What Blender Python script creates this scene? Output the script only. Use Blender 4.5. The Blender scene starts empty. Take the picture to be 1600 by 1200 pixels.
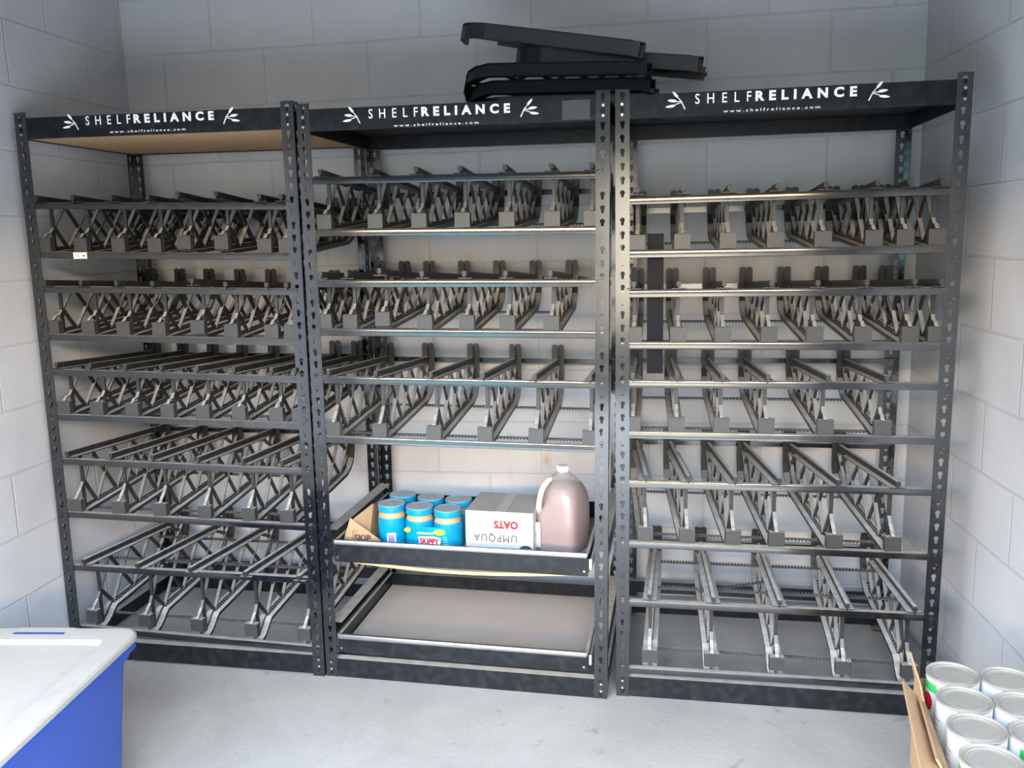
import bpy, bmesh, math, random
from mathutils import Vector, Matrix
random.seed(7)
SC = bpy.context.scene
COL = SC.collection
pi = math.pi

# ------------------------------------------------------------------ camera
F_PX, PITCH, ROLL, YAW, CAM_H = 1360.485, 0.1677, -0.02817, 0.1682, 1.4208
def camera():
    f = Vector((-math.sin(YAW)*math.cos(PITCH), math.cos(YAW)*math.cos(PITCH), -math.sin(PITCH)))
    r = Vector((math.cos(YAW), math.sin(YAW), 0))
    u = r.cross(f)
    c, s = math.cos(ROLL), math.sin(ROLL)
    r2 = r*c + u*s; u2 = u*c - r*s
    cd = bpy.data.cameras.new('camera'); co = bpy.data.objects.new('camera', cd); COL.objects.link(co)
    m = Matrix((r2, u2, -f)).transposed().to_4x4(); m.translation = Vector((0, 0, CAM_H))
    co.matrix_world = m
    cd.sensor_width = 36; cd.lens = 36*F_PX/1600; cd.clip_start = .01
    SC.camera = co
camera()

# ------------------------------------------------------------------ light
SC.view_settings.view_transform = 'Standard'
SC.view_settings.look = 'None'
SC.view_settings.gamma = 1
SC.view_settings.use_curve_mapping = False
SC.view_settings.exposure = 0.0
DOOR = (-1.86, 0.72, 2.10, 0.20)          # opening x0, x1, height, wall plane y
def world():
    w = bpy.data.worlds.new('outdoors'); SC.world = w; w.use_nodes = True
    nt = w.node_tree; nt.nodes.clear()
    out = nt.nodes.new('ShaderNodeOutputWorld'); bg = nt.nodes.new('ShaderNodeBackground')
    tc = nt.nodes.new('ShaderNodeTexCoord'); sp = nt.nodes.new('ShaderNodeSeparateXYZ')
    mr = nt.nodes.new('ShaderNodeMapRange'); mr.inputs[1].default_value = -1; mr.inputs[2].default_value = 1
    cr = nt.nodes.new('ShaderNodeValToRGB')
    nt.links.new(tc.outputs['Generated'], sp.inputs[0]); nt.links.new(sp.outputs[2], mr.inputs[0])
    nt.links.new(mr.outputs[0], cr.inputs[0]); nt.links.new(cr.outputs[0], bg.inputs[0]); nt.links.new(bg.outputs[0], out.inputs[0])
    # ground, far ground and sunlit facade, roofline, warm strip added to light the walls, hazy sky   (position = (sin(elevation)+1)/2)
    st = [(0.0, (.035, .04, .042)), (.432, (.04, .042, .045)), (.439, (.18, .172, .155)), (.530, (.19, .178, .16)), (.540, (.02, .024, .03)), (.5990, (.022, .026, .032)), (.6002, (5.4, 3.9, 2.3)), (.6220, (4.6, 3.3, 2.0)), (.626, (.8, 1.08, 1.45)), (.66, (.8, 1.1, 1.5)), (.76, (.95, 1.13, 1.36)), (1.0, (.85, 1.0, 1.2))]
    e = cr.color_ramp.elements
    for i, (p_, c_) in enumerate(st):
        el = e[i] if i < 2 else e.new(p_)
        el.position = p_; el.color = (*c_, 1)
    bg.inputs[1].default_value = 14.0
    # a blue roll-up door in the facade across the drive, and a brighter stretch of facade beside it
    def band(lo, hi, src):
        a = nt.nodes.new('ShaderNodeMath'); a.operation = 'GREATER_THAN'; nt.links.new(src, a.inputs[0]); a.inputs[1].default_value = lo
        b = nt.nodes.new('ShaderNodeMath'); b.operation = 'LESS_THAN'; nt.links.new(src, b.inputs[0]); b.inputs[1].default_value = hi
        c = nt.nodes.new('ShaderNodeMath'); c.operation = 'MULTIPLY'; nt.links.new(a.outputs[0], c.inputs[0]); nt.links.new(b.outputs[0], c.inputs[1]); return c.outputs[0]
    ng = nt.nodes.new('ShaderNodeMath'); ng.operation = 'MULTIPLY'; ng.inputs[1].default_value = -1; nt.links.new(sp.outputs[1], ng.inputs[0])
    dv = nt.nodes.new('ShaderNodeMath'); dv.operation = 'DIVIDE'; nt.links.new(sp.outputs[0], dv.inputs[0]); nt.links.new(ng.outputs[0], dv.inputs[1])
    def patch(r0, r1, z0, z1, col, src):
        m = nt.nodes.new('ShaderNodeMath'); m.operation = 'MULTIPLY'; nt.links.new(band(r0, r1, dv.outputs[0]), m.inputs[0]); nt.links.new(band(z0, z1, sp.outputs[2]), m.inputs[1])
        m2 = nt.nodes.new('ShaderNodeMath'); m2.operation = 'MULTIPLY'; nt.links.new(m.outputs[0], m2.inputs[0]); nt.links.new(band(0, 2, ng.outputs[0]), m2.inputs[1])
        x = nt.nodes.new('ShaderNodeMix'); x.data_type = 'RGBA'; nt.links.new(m2.outputs[0], x.inputs[0]); nt.links.new(src, x.inputs[6]); x.inputs[7].default_value = (*col, 1); return x.outputs[2]
    o1 = patch(-.36, -.20, -.115, .06, (.13, .33, .40), cr.outputs[0])
    o2 = patch(-.09, .06, -.10, .06, (.75, .68, .55), o1)
    nt.links.new(o2, bg.inputs[0])
world()
def portal():
    ld = bpy.data.lights.new('door_portal', 'AREA'); ld.shape = 'RECTANGLE'
    x0, x1, h, y = DOOR
    ld.size = x1-x0; ld.size_y = h
    ld.cycles.is_portal = True
    lo = bpy.data.objects.new('door_portal', ld); COL.objects.link(lo)
    lo.location = ((x0+x1)/2, y, h/2); lo.rotation_euler = (pi/2, 0, 0)
portal()

# ------------------------------------------------------------------ materials
def nmat(name):
    m = bpy.data.materials.new(name); m.use_nodes = True
    nt = m.node_tree; b = nt.nodes['Principled BSDF']
    return m, nt, b
def N(nt, t, **kw):
    n = nt.nodes.new(t)
    for k, v in kw.items():
        if k.startswith('i_'): n.inputs[int(k[2:])].default_value = v
        else: setattr(n, k, v)
    return n
def plain(name, col, rough=.5, metal=0, noise=0.0, nscale=20, bump=0.0, bscale=60):
    m, nt, b = nmat(name)
    b.inputs['Base Color'].default_value = (*col, 1); b.inputs['Roughness'].default_value = rough; b.inputs['Metallic'].default_value = metal
    tc = N(nt, 'ShaderNodeTexCoord')
    if noise:
        nz = N(nt, 'ShaderNodeTexNoise'); nz.inputs['Scale'].default_value = nscale; nz.inputs['Detail'].default_value = 5
        nt.links.new(tc.outputs['Object'], nz.inputs['Vector'])
        mx = N(nt, 'ShaderNodeMix', data_type='RGBA')
        mx.inputs[6].default_value = (*[c*(1-noise) for c in col], 1); mx.inputs[7].default_value = (*[min(1, c*(1+noise)) for c in col], 1)
        nt.links.new(nz.outputs[0], mx.inputs[0]); nt.links.new(mx.outputs[2], b.inputs['Base Color'])
    if bump:
        nz = N(nt, 'ShaderNodeTexNoise'); nz.inputs['Scale'].default_value = bscale; nz.inputs['Detail'].default_value = 4
        nt.links.new(tc.outputs['Object'], nz.inputs['Vector'])
        bp = N(nt, 'ShaderNodeBump'); bp.inputs['Strength'].default_value = bump; bp.inputs['Distance'].default_value = .004
        nt.links.new(nz.outputs[0], bp.inputs['Height']); nt.links.new(bp.outputs[0], b.inputs['Normal'])
    return m
def dusty(name, col, rough, dust, amount=.9, lo=.25, hi=.7, metal=0, spec=.5, coat=0):
    """dark plastic or painted steel with settled dust on what faces up"""
    m, nt, b = nmat(name)
    b.inputs['Metallic'].default_value = metal; b.inputs['Specular IOR Level'].default_value = spec
    b.inputs['Coat Weight'].default_value = coat; b.inputs['Coat Roughness'].default_value = .12
    g = N(nt, 'ShaderNodeNewGeometry'); sp = N(nt, 'ShaderNodeSeparateXYZ'); nt.links.new(g.outputs['True Normal'], sp.inputs[0])
    mr = N(nt, 'ShaderNodeMapRange'); mr.inputs[1].default_value = lo; mr.inputs[2].default_value = hi; mr.inputs[4].default_value = amount
    nt.links.new(sp.outputs[2], mr.inputs[0])
    nz = N(nt, 'ShaderNodeTexNoise'); nz.inputs['Scale'].default_value = 35; nz.inputs['Detail'].default_value = 6
    tc = N(nt, 'ShaderNodeTexCoord'); nt.links.new(tc.outputs['Object'], nz.inputs['Vector'])
    m2 = N(nt, 'ShaderNodeMapRange'); m2.inputs[1].default_value = .3; m2.inputs[2].default_value = .6; m2.inputs[3].default_value = .75
    nt.links.new(nz.outputs[0], m2.inputs[0])
    mu = N(nt, 'ShaderNodeMath', operation='MULTIPLY'); nt.links.new(mr.outputs[0], mu.inputs[0]); nt.links.new(m2.outputs[0], mu.inputs[1])
    m3 = N(nt, 'ShaderNodeMapRange'); m3.inputs[1].default_value = .45; m3.inputs[2].default_value = .8; m3.inputs[3].default_value = 0; m3.inputs[4].default_value = .035
    nt.links.new(nz.outputs[0], m3.inputs[0])
    mxx = N(nt, 'ShaderNodeMath', operation='MAXIMUM'); nt.links.new(mu.outputs[0], mxx.inputs[0]); nt.links.new(m3.outputs[0], mxx.inputs[1])
    mx = N(nt, 'ShaderNodeMix', data_type='RGBA'); mx.inputs[6].default_value = (*col, 1); mx.inputs[7].default_value = (*dust, 1)
    nt.links.new(mxx.outputs[0], mx.inputs[0]); nt.links.new(mx.outputs[2], b.inputs['Base Color'])
    mr2 = N(nt, 'ShaderNodeMapRange'); mr2.inputs[3].default_value = rough; mr2.inputs[4].default_value = .85
    nt.links.new(mxx.outputs[0], mr2.inputs[0]); nt.links.new(mr2.outputs[0], b.inputs['Roughness'])
    return m
DUST = (.52, .50, .45)
M = {}
M['steel'] = dusty('black_painted_steel', (.006, .0075, .010), .13, DUST, .7, .5, .95, spec=.95, coat=.3)
M['beam'] = dusty('black_painted_beam', (.006, .0085, .012), .30, DUST, .95, .5, .9, spec=.4)
M['dull'] = dusty('dull_black_plastic', (.006, .007, .009), .5, (.05, .055, .06), .5, .3, .8, spec=.12)
M['hdr'] = dusty('black_header_paint', (.005, .008, .012), .45, DUST, .9, .5, .9, spec=.2)
M['plastic'] = dusty('dusty_black_plastic', (.018, .019, .020), .36, (.74, .72, .67), .95, .35, 1.0)
M['spare'] = dusty('black_plastic_clean', (.008, .011, .015), .45, (.05, .055, .06), .5, .3, .8)
M['tab'] = dusty('grey_black_plastic', (.045, .045, .045), .3, DUST, .9, .5, .9)
M['strip'] = dusty('toothed_strip_plastic', (.02, .02, .02), .5, DUST, .95, .2, .6)
M['chrome'] = plain('zinc', (.75, .76, .78), .22, 1)
M['lip'] = plain('pale_tray_lip', (.22, .22, .225), .3, .7, .3, 14)
M['white'] = plain('white_paint', (.95, .95, .93), .4)
M['particle'] = plain('particle_board', (.55, .36, .20), .75, 0, .35, 90, .2, 200)
M['particle_dust'] = plain('dusty_board', (.47, .42, .375), .8, 0, .10, 9, .1, 200)
M['boardedge'] = plain('cut_board_edge', (.72, .46, .20), .7, 0, .2, 150)
M['blackboard'] = plain('black_shelf_board', (.012, .015, .018), .6)
M['paper'] = plain('paper_label', (.85, .80, .62), .6)
M['tapegrey'] = plain('grey_tape_residue', (.055, .062, .064), .6, 0, .15, 60)
M['wheat'] = M['white']

def wall_mat(name, axis, x0even):
    """painted concrete block, running bond, in world coordinates"""
    m, nt, b = nmat(name)
    g = N(nt, 'ShaderNodeTexCoord'); sp = N(nt, 'ShaderNodeSeparateXYZ'); nt.links.new(g.outputs['Object'], sp.inputs[0])
    u = N(nt, 'ShaderNodeMath', operation='SUBTRACT'); nt.links.new(sp.outputs[axis], u.inputs[0]); u.inputs[1].default_value = x0even+.2032
    v = N(nt, 'ShaderNodeMath', operation='SUBTRACT'); v.inputs[0].default_value = 2.1377; nt.links.new(sp.outputs[2], v.inputs[1])
    cb = N(nt, 'ShaderNodeCombineXYZ'); nt.links.new(u.outputs[0], cb.inputs[0]); nt.links.new(v.outputs[0], cb.inputs[1])
    # a little wobble so that the joints are not ruled
    wob = N(nt, 'ShaderNodeTexNoise'); wob.inputs['Scale'].default_value = 9; nt.links.new(g.outputs['Object'], wob.inputs['Vector'])
    vm = N(nt, 'ShaderNodeVectorMath', operation='MULTIPLY_ADD'); nt.links.new(wob.outputs[1], vm.inputs[0]); vm.inputs[1].default_value = (.006, .006, 0); nt.links.new(cb.outputs[0], vm.inputs[2])
    br = N(nt, 'ShaderNodeTexBrick'); br.offset = .5; br.offset_frequency = 2; br.squash = 1
    br.inputs['Scale'].default_value = 1; br.inputs['Mortar Size'].default_value = .0045; br.inputs['Mortar Smooth'].default_value = .55
    br.inputs['Brick Width'].default_value = .4064; br.inputs['Row Height'].default_value = .2032; br.inputs['Bias'].default_value = 0
    nt.links.new(vm.outputs[0], br.inputs['Vector'])
    n1 = N(nt, 'ShaderNodeTexNoise'); n1.inputs['Scale'].default_value = 2.6; n1.inputs['Detail'].default_value = 7; n1.inputs['Roughness'].default_value = .6
    nt.links.new(g.outputs['Object'], n1.inputs['Vector'])
    cr = N(nt, 'ShaderNodeValToRGB'); nt.links.new(n1.outputs[0], cr.inputs[0])
    cr.color_ramp.elements[0].position = .3; cr.color_ramp.elements[0].color = (.51, .525, .545, 1)
    cr.color_ramp.elements[1].position = .7; cr.color_ramp.elements[1].color = (.61, .625, .645, 1)
    mx = N(nt, 'ShaderNodeMix', data_type='RGBA', blend_type='MULTIPLY'); mx.inputs[7].default_value = (.90, .90, .91, 1)
    nt.links.new(br.outputs['Fac'], mx.inputs[0]); nt.links.new(cr.outputs[0], mx.inputs[6])
    last = mx.outputs[2]
    if axis == 0:      # rust and dirt runs on the back wall
        for (cx, cz, sx, sz, col, k) in ((-.625, 1.06, .035, .10, (.62, .36, .14), .75), (-.56, .60, .02, .14, (.60, .40, .20), .65), (-.43, .57, .04, .05, (.40, .27, .14), .7),
                                         (-.33, .19, .16, .07, (.24, .17, .11), .9), (-.30, .27, .2, .03, (.28, .2, .12), .6), (-.14, 1.05, .03, .12, (.62, .42, .22), .35), (-.62, 1.3, .05, .04, (.55, .4, .22), .3)):
            a = N(nt, 'ShaderNodeVectorMath', operation='SUBTRACT'); nt.links.new(g.outputs['Object'], a.inputs[0]); a.inputs[1].default_value = (cx, 0, cz)
            s = N(nt, 'ShaderNodeVectorMath', operation='MULTIPLY'); nt.links.new(a.outputs[0], s.inputs[0]); s.inputs[1].default_value = (1/sx, 0, 1/sz)
            l = N(nt, 'ShaderNodeVectorMath', operation='LENGTH'); nt.links.new(s.outputs[0], l.inputs[0])
            nn = N(nt, 'ShaderNodeTexNoise'); nn.inputs['Scale'].default_value = 26; nn.inputs['Detail'].default_value = 6
            mp = N(nt, 'ShaderNodeMapping'); mp.inputs['Scale'].default_value = (1, 1, .35); nt.links.new(g.outputs['Object'], mp.inputs[0]); nt.links.new(mp.outputs[0], nn.inputs['Vector'])
            r1 = N(nt, 'ShaderNodeMapRange'); r1.inputs[1].default_value = 1.0; r1.inputs[2].default_value = .2; nt.links.new(l.outputs['Value'], r1.inputs[0])
            r2 = N(nt, 'ShaderNodeMapRange'); r2.inputs[1].default_value = .48; r2.inputs[2].default_value = .62; r2.inputs[4].default_value = k; nt.links.new(nn.outputs[0], r2.inputs[0])
            mm = N(nt, 'ShaderNodeMath', operation='MULTIPLY'); nt.links.new(r1.outputs[0], mm.inputs[0]); nt.links.new(r2.outputs[0], mm.inputs[1])
            q = N(nt, 'ShaderNodeMix', data_type='RGBA'); nt.links.new(mm.outputs[0], q.inputs[0]); nt.links.new(last, q.inputs[6]); q.inputs[7].default_value = (*col, 1)
            last = q.outputs[2]
    nt.links.new(last, b.inputs['Base Color'])
    b.inputs['Roughness'].default_value = .62
    n2 = N(nt, 'ShaderNodeTexNoise'); n2.inputs['Scale'].default_value = 110; n2.inputs['Detail'].default_value = 5; nt.links.new(g.outputs['Object'], n2.inputs['Vector'])
    b1 = N(nt, 'ShaderNodeBump'); b1.inputs['Strength'].default_value = .35; b1.inputs['Distance'].default_value = .003; nt.links.new(n2.outputs[0], b1.inputs['Height'])
    b2 = N(nt, 'ShaderNodeBump', invert=True); b2.inputs['Strength'].default_value = .5; b2.inputs['Distance'].default_value = .004
    nt.links.new(br.outputs['Fac'], b2.inputs['Height']); nt.links.new(b1.outputs[0], b2.inputs['Normal']); nt.links.new(b2.outputs[0], b.inputs['Normal'])
    return m
def floor_mat():
    m, nt, b = nmat('concrete_floor')
    tc = N(nt, 'ShaderNodeTexCoord')
    n1 = N(nt, 'ShaderNodeTexNoise'); n1.inputs['Scale'].default_value = 2.2; n1.inputs['Detail'].default_value = 9; n1.inputs['Roughness'].default_value = .62; n1.inputs['Distortion'].default_value = .6
    nt.links.new(tc.outputs['Object'], n1.inputs['Vector'])
    cr = N(nt, 'ShaderNodeValToRGB'); nt.links.new(n1.outputs[0], cr.inputs[0])
    cr.color_ramp.elements[0].position = .32; cr.color_ramp.elements[0].color = (.42, .405, .375, 1)
    cr.color_ramp.elements[1].position = .66; cr.color_ramp.elements[1].color = (.55, .53, .495, 1)
    n3 = N(nt, 'ShaderNodeTexNoise'); n3.inputs['Scale'].default_value = 16; n3.inputs['Detail'].default_value = 5; nt.links.new(tc.outputs['Object'], n3.inputs['Vector'])
    r3 = N(nt, 'ShaderNodeMapRange'); r3.inputs[1].default_value = .64; r3.inputs[2].default_value = .74; r3.inputs[4].default_value = .55; nt.links.new(n3.outputs[0], r3.inputs[0])
    mx = N(nt, 'ShaderNodeMix', data_type='RGBA'); mx.inputs[7].default_value = (.22, .215, .20, 1)
    nt.links.new(r3.outputs[0], mx.inputs[0]); nt.links.new(cr.outputs[0], mx.inputs[6])
    # pale scratches
    mp = N(nt, 'ShaderNodeMapping'); mp.inputs['Rotation'].default_value = (0, 0, .7); mp.inputs['Scale'].default_value = (1.2, 7, 1); nt.links.new(tc.outputs['Object'], mp.inputs[0])
    vo = N(nt, 'ShaderNodeTexNoise'); vo.inputs['Scale'].default_value = 3.1; vo.inputs['Detail'].default_value = 2; vo.inputs['Distortion'].default_value = 2.2; nt.links.new(mp.outputs[0], vo.inputs['Vector'])
    ab = N(nt, 'ShaderNodeMath', operation='SUBTRACT'); nt.links.new(vo.outputs[0], ab.inputs[0]); ab.inputs[1].default_value = .5
    a2 = N(nt, 'ShaderNodeMath', operation='ABSOLUTE'); nt.links.new(ab.outputs[0], a2.inputs[0])
    r4 = N(nt, 'ShaderNodeMapRange'); r4.inputs[1].default_value = .004; r4.inputs[2].default_value = 0; r4.inputs[4].default_value = .3; nt.links.new(a2.outputs[0], r4.inputs[0])
    mx2 = N(nt, 'ShaderNodeMix', data_type='RGBA'); mx2.inputs[7].default_value = (.62, .62, .61, 1)
    nt.links.new(r4.outputs[0], mx2.inputs[0]); nt.links.new(mx.outputs[2], mx2.inputs[6])
    nt.links.new(mx2.outputs[2], b.inputs['Base Color']); b.inputs['Roughness'].default_value = .6
    n2 = N(nt, 'ShaderNodeTexNoise'); n2.inputs['Scale'].default_value = 60; n2.inputs['Detail'].default_value = 6; nt.links.new(tc.outputs['Object'], n2.inputs['Vector'])
    bp = N(nt, 'ShaderNodeBump'); bp.inputs['Strength'].default_value = .2; bp.inputs['Distance'].default_value = .003; nt.links.new(n2.outputs[0], bp.inputs['Height']); nt.links.new(bp.outputs[0], b.inputs['Normal'])
    return m

# ------------------------------------------------------------------ mesh helpers
class MB:
    def __init__(s): s.v = []; s.f = []; s.mi = []
    def add(s, vs, fs, mi=0):
        o = len(s.v); s.v += [tuple(v) for v in vs]; s.f += [tuple(i+o for i in f) for f in fs]; s.mi += [mi]*len(fs)
    def box(s, x0, x1, y0, y1, z0, z1, mi=0):
        s.add([(x0, y0, z0), (x1, y0, z0), (x1, y1, z0), (x0, y1, z0), (x0, y0, z1), (x1, y0, z1), (x1, y1, z1), (x0, y1, z1)],
              [(0, 3, 2, 1), (4, 5, 6, 7), (0, 1, 5, 4), (1, 2, 6, 5), (2, 3, 7, 6), (3, 0, 4, 7)], mi)
    def bar(s, a, b, wx, th, mi=0, xc=0):
        """bar in the y-z plane from a to b; width wx across x, thickness th in plane"""
        d = Vector((b[0]-a[0], b[1]-a[1])); d.normalize(); n = Vector((-d.y, d.x))*th/2
        vs = []
        for x in (xc-wx/2, xc+wx/2):
            for p_, sg in ((a, 1), (b, 1), (b, -1), (a, -1)): vs.append((x, p_[0]+n.x*sg, p_[1]+n.y*sg))
        s.add(vs, [(0, 1, 2, 3), (7, 6, 5, 4), (0, 4, 5, 1), (1, 5, 6, 2), (2, 6, 7, 3), (3, 7, 4, 0)], mi)
    def ribbon(s, pts, x0, x1, th, mi=0):
        """sheet following a polyline in the y-z plane"""
        n = len(pts); P2 = [Vector(q) for q in pts]; off = []
        for i in range(n):
            d = (P2[min(i+1, n-1)]-P2[max(i-1, 0)]); d.normalize(); off.append(Vector((-d.y, d.x))*th/2)
        vs = []
        for i in range(n):
            a = P2[i]+off[i]; b = P2[i]-off[i]
            vs += [(x0, a.x, a.y), (x1, a.x, a.y), (x1, b.x, b.y), (x0, b.x, b.y)]
        fs = [(0, 1, 2, 3), (4*n-1, 4*n-2, 4*n-3, 4*n-4)]
        for i in range(n-1):
            k = 4*i
            for j in range(4):
                a, b = k+j, k+(j+1) % 4
                fs.append((a, a+4, b+4, b))
        s.add(vs, fs, mi)
    def prism(s, poly, z0, z1, mi=0, axis='z'):
        n = len(poly)
        def P3(q, z): return {'z': (q[0], q[1], z), 'y': (q[0], z, q[1]), 'x': (z, q[0], q[1])}[axis]
        vs = [P3(q, z0) for q in poly]+[P3(q, z1) for q in poly]
        s.add(vs, [tuple(range(n)), tuple(range(2*n-1, n-1, -1))]+[(i, i+n, (i+1) % n+n, (i+1) % n) for i in range(n)], mi)
    def loft(s, rings, mi=0, cap=True):
        n = len(rings[0]); vs = [v for r in rings for v in r]
        fs = []
        for k in range(len(rings)-1):
            for i in range(n): fs.append((k*n+i, k*n+(i+1) % n, (k+1)*n+(i+1) % n, (k+1)*n+i))
        if cap: fs += [tuple(range(n-1, -1, -1)), tuple(range((len(rings)-1)*n, len(rings)*n))]
        s.add(vs, fs, mi)
    def lathe(s, prof, n=40, mi=0, c=(0, 0), cap=True):
        s.loft([[(c[0]+r*math.cos(2*pi*i/n), c[1]+r*math.sin(2*pi*i/n), z) for i in range(n)] for r, z in prof], mi, cap)
    def tube(s, pts, r, n=10, mi=0, flat=1.0):
        rings = []
        P3 = [Vector(q) for q in pts]
        for i, q in enumerate(P3):
            d = (P3[min(i+1, len(P3)-1)]-P3[max(i-1, 0)]).normalized()
            a = d.cross(Vector((0.13, 1, .07))).normalized(); b = d.cross(a)
            rr = r[i] if isinstance(r, (list, tuple)) else r
            rings.append([tuple(q+a*rr*math.cos(2*pi*k/n)+b*rr*flat*math.sin(2*pi*k/n)) for k in range(n)])
        s.loft(rings, mi)
    def mesh(s, name, mats, smooth=False, fix=True):
        me = bpy.data.meshes.new(name); me.from_pydata(s.v, [], s.f)
        for m in (mats if isinstance(mats, (list, tuple)) else [mats]): me.materials.append(m)
        me.polygons.foreach_set('material_index', s.mi)
        if fix:
            bm = bmesh.new(); bm.from_mesh(me); bmesh.ops.recalc_face_normals(bm, faces=bm.faces); bm.to_mesh(me); bm.free()
        if smooth:
            me.polygons.foreach_set('use_smooth', [True]*len(me.polygons))
        me.update(); return me
    def build(s, name, mats, parent=None, smooth=False, angle=None, bevel=0):
        me = s.mesh(name, mats, smooth or angle is not None)
        return put(me, name, parent, angle, bevel)
def put(me, name, parent=None, angle=None, bevel=0):
    o = bpy.data.objects.new(name, me); COL.objects.link(o)
    if parent: o.parent = parent
    if bevel:
        b = o.modifiers.new('bevel', 'BEVEL'); b.width = bevel; b.segments = 2; b.limit_method = 'ANGLE'; b.angle_limit = .6
    if angle is not None:
        try: me.set_sharp_from_angle(angle=angle)
        except Exception: pass
    return o
def empty(name, m=None):
    o = bpy.data.objects.new(name, None); COL.objects.link(o); o.empty_display_size = .05
    if m is not None: o.matrix_world = m
    return o
def tag(o, label=None, cat=None, group=None, kind=None):
    if label: o['label'] = label
    if cat: o['category'] = cat
    if group: o['group'] = group
    if kind: o['kind'] = kind
    return o
def copy_tree(o, parent=None):
    c = o.copy(); COL.objects.link(c)
    if parent: c.parent = parent
    for ch in list(o.children): copy_tree(ch, c)
    return c
def text_mesh(name, body, mat, width=None, height=None, bold=0.0, spacing=1.0, depth=.0006, parent=None, m=None, align='CENTER'):
    """letters as a thin raised mesh standing in the local x-z plane, facing -y, fitted to width and height"""
    cu = bpy.data.curves.new('lettering', 'FONT'); cu.body = body; cu.align_x = 'CENTER'; cu.align_y = 'CENTER'; cu.size = .1
    cu.offset = bold; cu.space_character = spacing; cu.extrude = .001; cu.resolution_u = 3
    t = bpy.data.objects.new('lettering', cu); COL.objects.link(t)
    dg = bpy.context.evaluated_depsgraph_get(); me = bpy.data.meshes.new_from_object(t.evaluated_get(dg))
    bpy.data.objects.remove(t); bpy.data.curves.remove(cu)
    xs = [v.co.x for v in me.vertices]; ys = [v.co.y for v in me.vertices]
    sx = width/(max(xs)-min(xs)) if width else 1; sy = height/(max(ys)-min(ys)) if height else sx
    cx = (max(xs)+min(xs))/2; cy = (max(ys)+min(ys))/2
    for v in me.vertices:
        x, y, z = v.co; v.co = ((x-cx)*sx, -z/.001*depth/2, (y-cy)*sy)
    me.materials.clear(); me.materials.append(mat); me.name = name
    for pl in me.polygons: pl.material_index = 0
    o = bpy.data.objects.new(name, me); COL.objects.link(o)
    if parent: o.parent = parent
    if m is not None: o.matrix_local = m
    return o
def T(x, y, z): return Matrix.Translation((x, y, z))
def RZ(a): return Matrix.Rotation(a, 4, 'Z')
def RX(a): return Matrix.Rotation(a, 4, 'X')
def RY(a): return Matrix.Rotation(a, 4, 'Y')

# ------------------------------------------------------------------ the room
YB = 3.2236; XL = -2.0226; XR = .8795; KR = .0507; CEIL = 2.85; YF = DOOR[3]
def fz(x): return -.013-.0128*x
def room():
    b = MB(); x0, x1 = -2.6, 1.7
    vs = []
    for y in (-2.2, 3.7):
        for x in (x0, x1): vs += [(x, y, fz(x)-.15), (x, y, fz(x))]
    b.add(vs, [(0, 1, 3, 2), (4, 6, 7, 5), (1, 5, 7, 3), (0, 2, 6, 4), (0, 4, 5, 1), (2, 3, 7, 6)])
    tag(b.build('floor', floor_mat()), kind='structure')
    b = MB(); b.box(-2.5, 1.6, YB, YB+.2, -.12, CEIL); tag(b.build('wall_back', wall_mat('painted_block_back', 0, -1.047)), kind='structure')
    b = MB(); b.box(XL-.2, XL, YF-.12, YB, -.12, CEIL); tag(b.build('wall_left', wall_mat('painted_block_left', 1, 2.584)), kind='structure')
    b = MB(); xa = XR; xb = XR+KR*(YB-YF+.12)
    b.prism([(xa, YB), (xb, YF-.12), (xb+.2, YF-.12), (xa+.2, YB)], -.12, CEIL)
    tag(b.build('wall_right', wall_mat('painted_block_right', 1, 2.60)), kind='structure')
    d0, d1, dh, dy = DOOR; wm = wall_mat('painted_block_front', 0, -1.0)
    b = MB(); b.box(XL, d0, dy-.12, dy, -.12, CEIL); b.box(d1, xb, dy-.12, dy, -.12, CEIL); b.box(d0, d1, dy-.12, dy, dh, CEIL)
    tag(b.build('wall_front', wm), kind='structure')
    b = MB(); b.box(-2.5, 1.7, YF-.12, YB+.2, CEIL, CEIL+.12); tag(b.build('ceiling', plain('grey_ceiling', (.11, .115, .12), .8)), kind='structure')
room()

# ------------------------------------------------------------------ racks
W, D, H = .9287, .6207, 1.83
UNIT = [dict(o=(-2.01566, 2.54629, .01689), yaw=-.00658, rl=.01231, pt=-.0010),
        dict(o=(-1.08415, 2.54682, -.00330), yaw=-.02435, rl=.01404, pt=.0003),
        dict(o=(-.12846, 2.55062, -.01359), yaw=-.01287, rl=.00625, pt=-.0034)]
def unit_matrix(u):
    q = UNIT[u]
    def tr(v):
        x, y, z = v; c, s = math.cos(q['rl']), math.sin(q['rl']); x, z = x*c+z*s, -x*s+z*c
        c, s = math.cos(q['pt']), math.sin(q['pt']); y, z = y*c+z*s, -y*s+z*c
        c, s = math.cos(q['yaw']), math.sin(q['yaw']); return Vector((c*x-s*y, s*x+c*y, z))
    m = Matrix((tr((1, 0, 0)), tr((0, 1, 0)), tr((0, 0, 1)))).transposed().to_4x4(); m.translation = Vector(q['o'])
    return m
UM = [unit_matrix(u) for u in range(3)]
PITCH_H = .0381; PW = .040; PT = .0022
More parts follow.
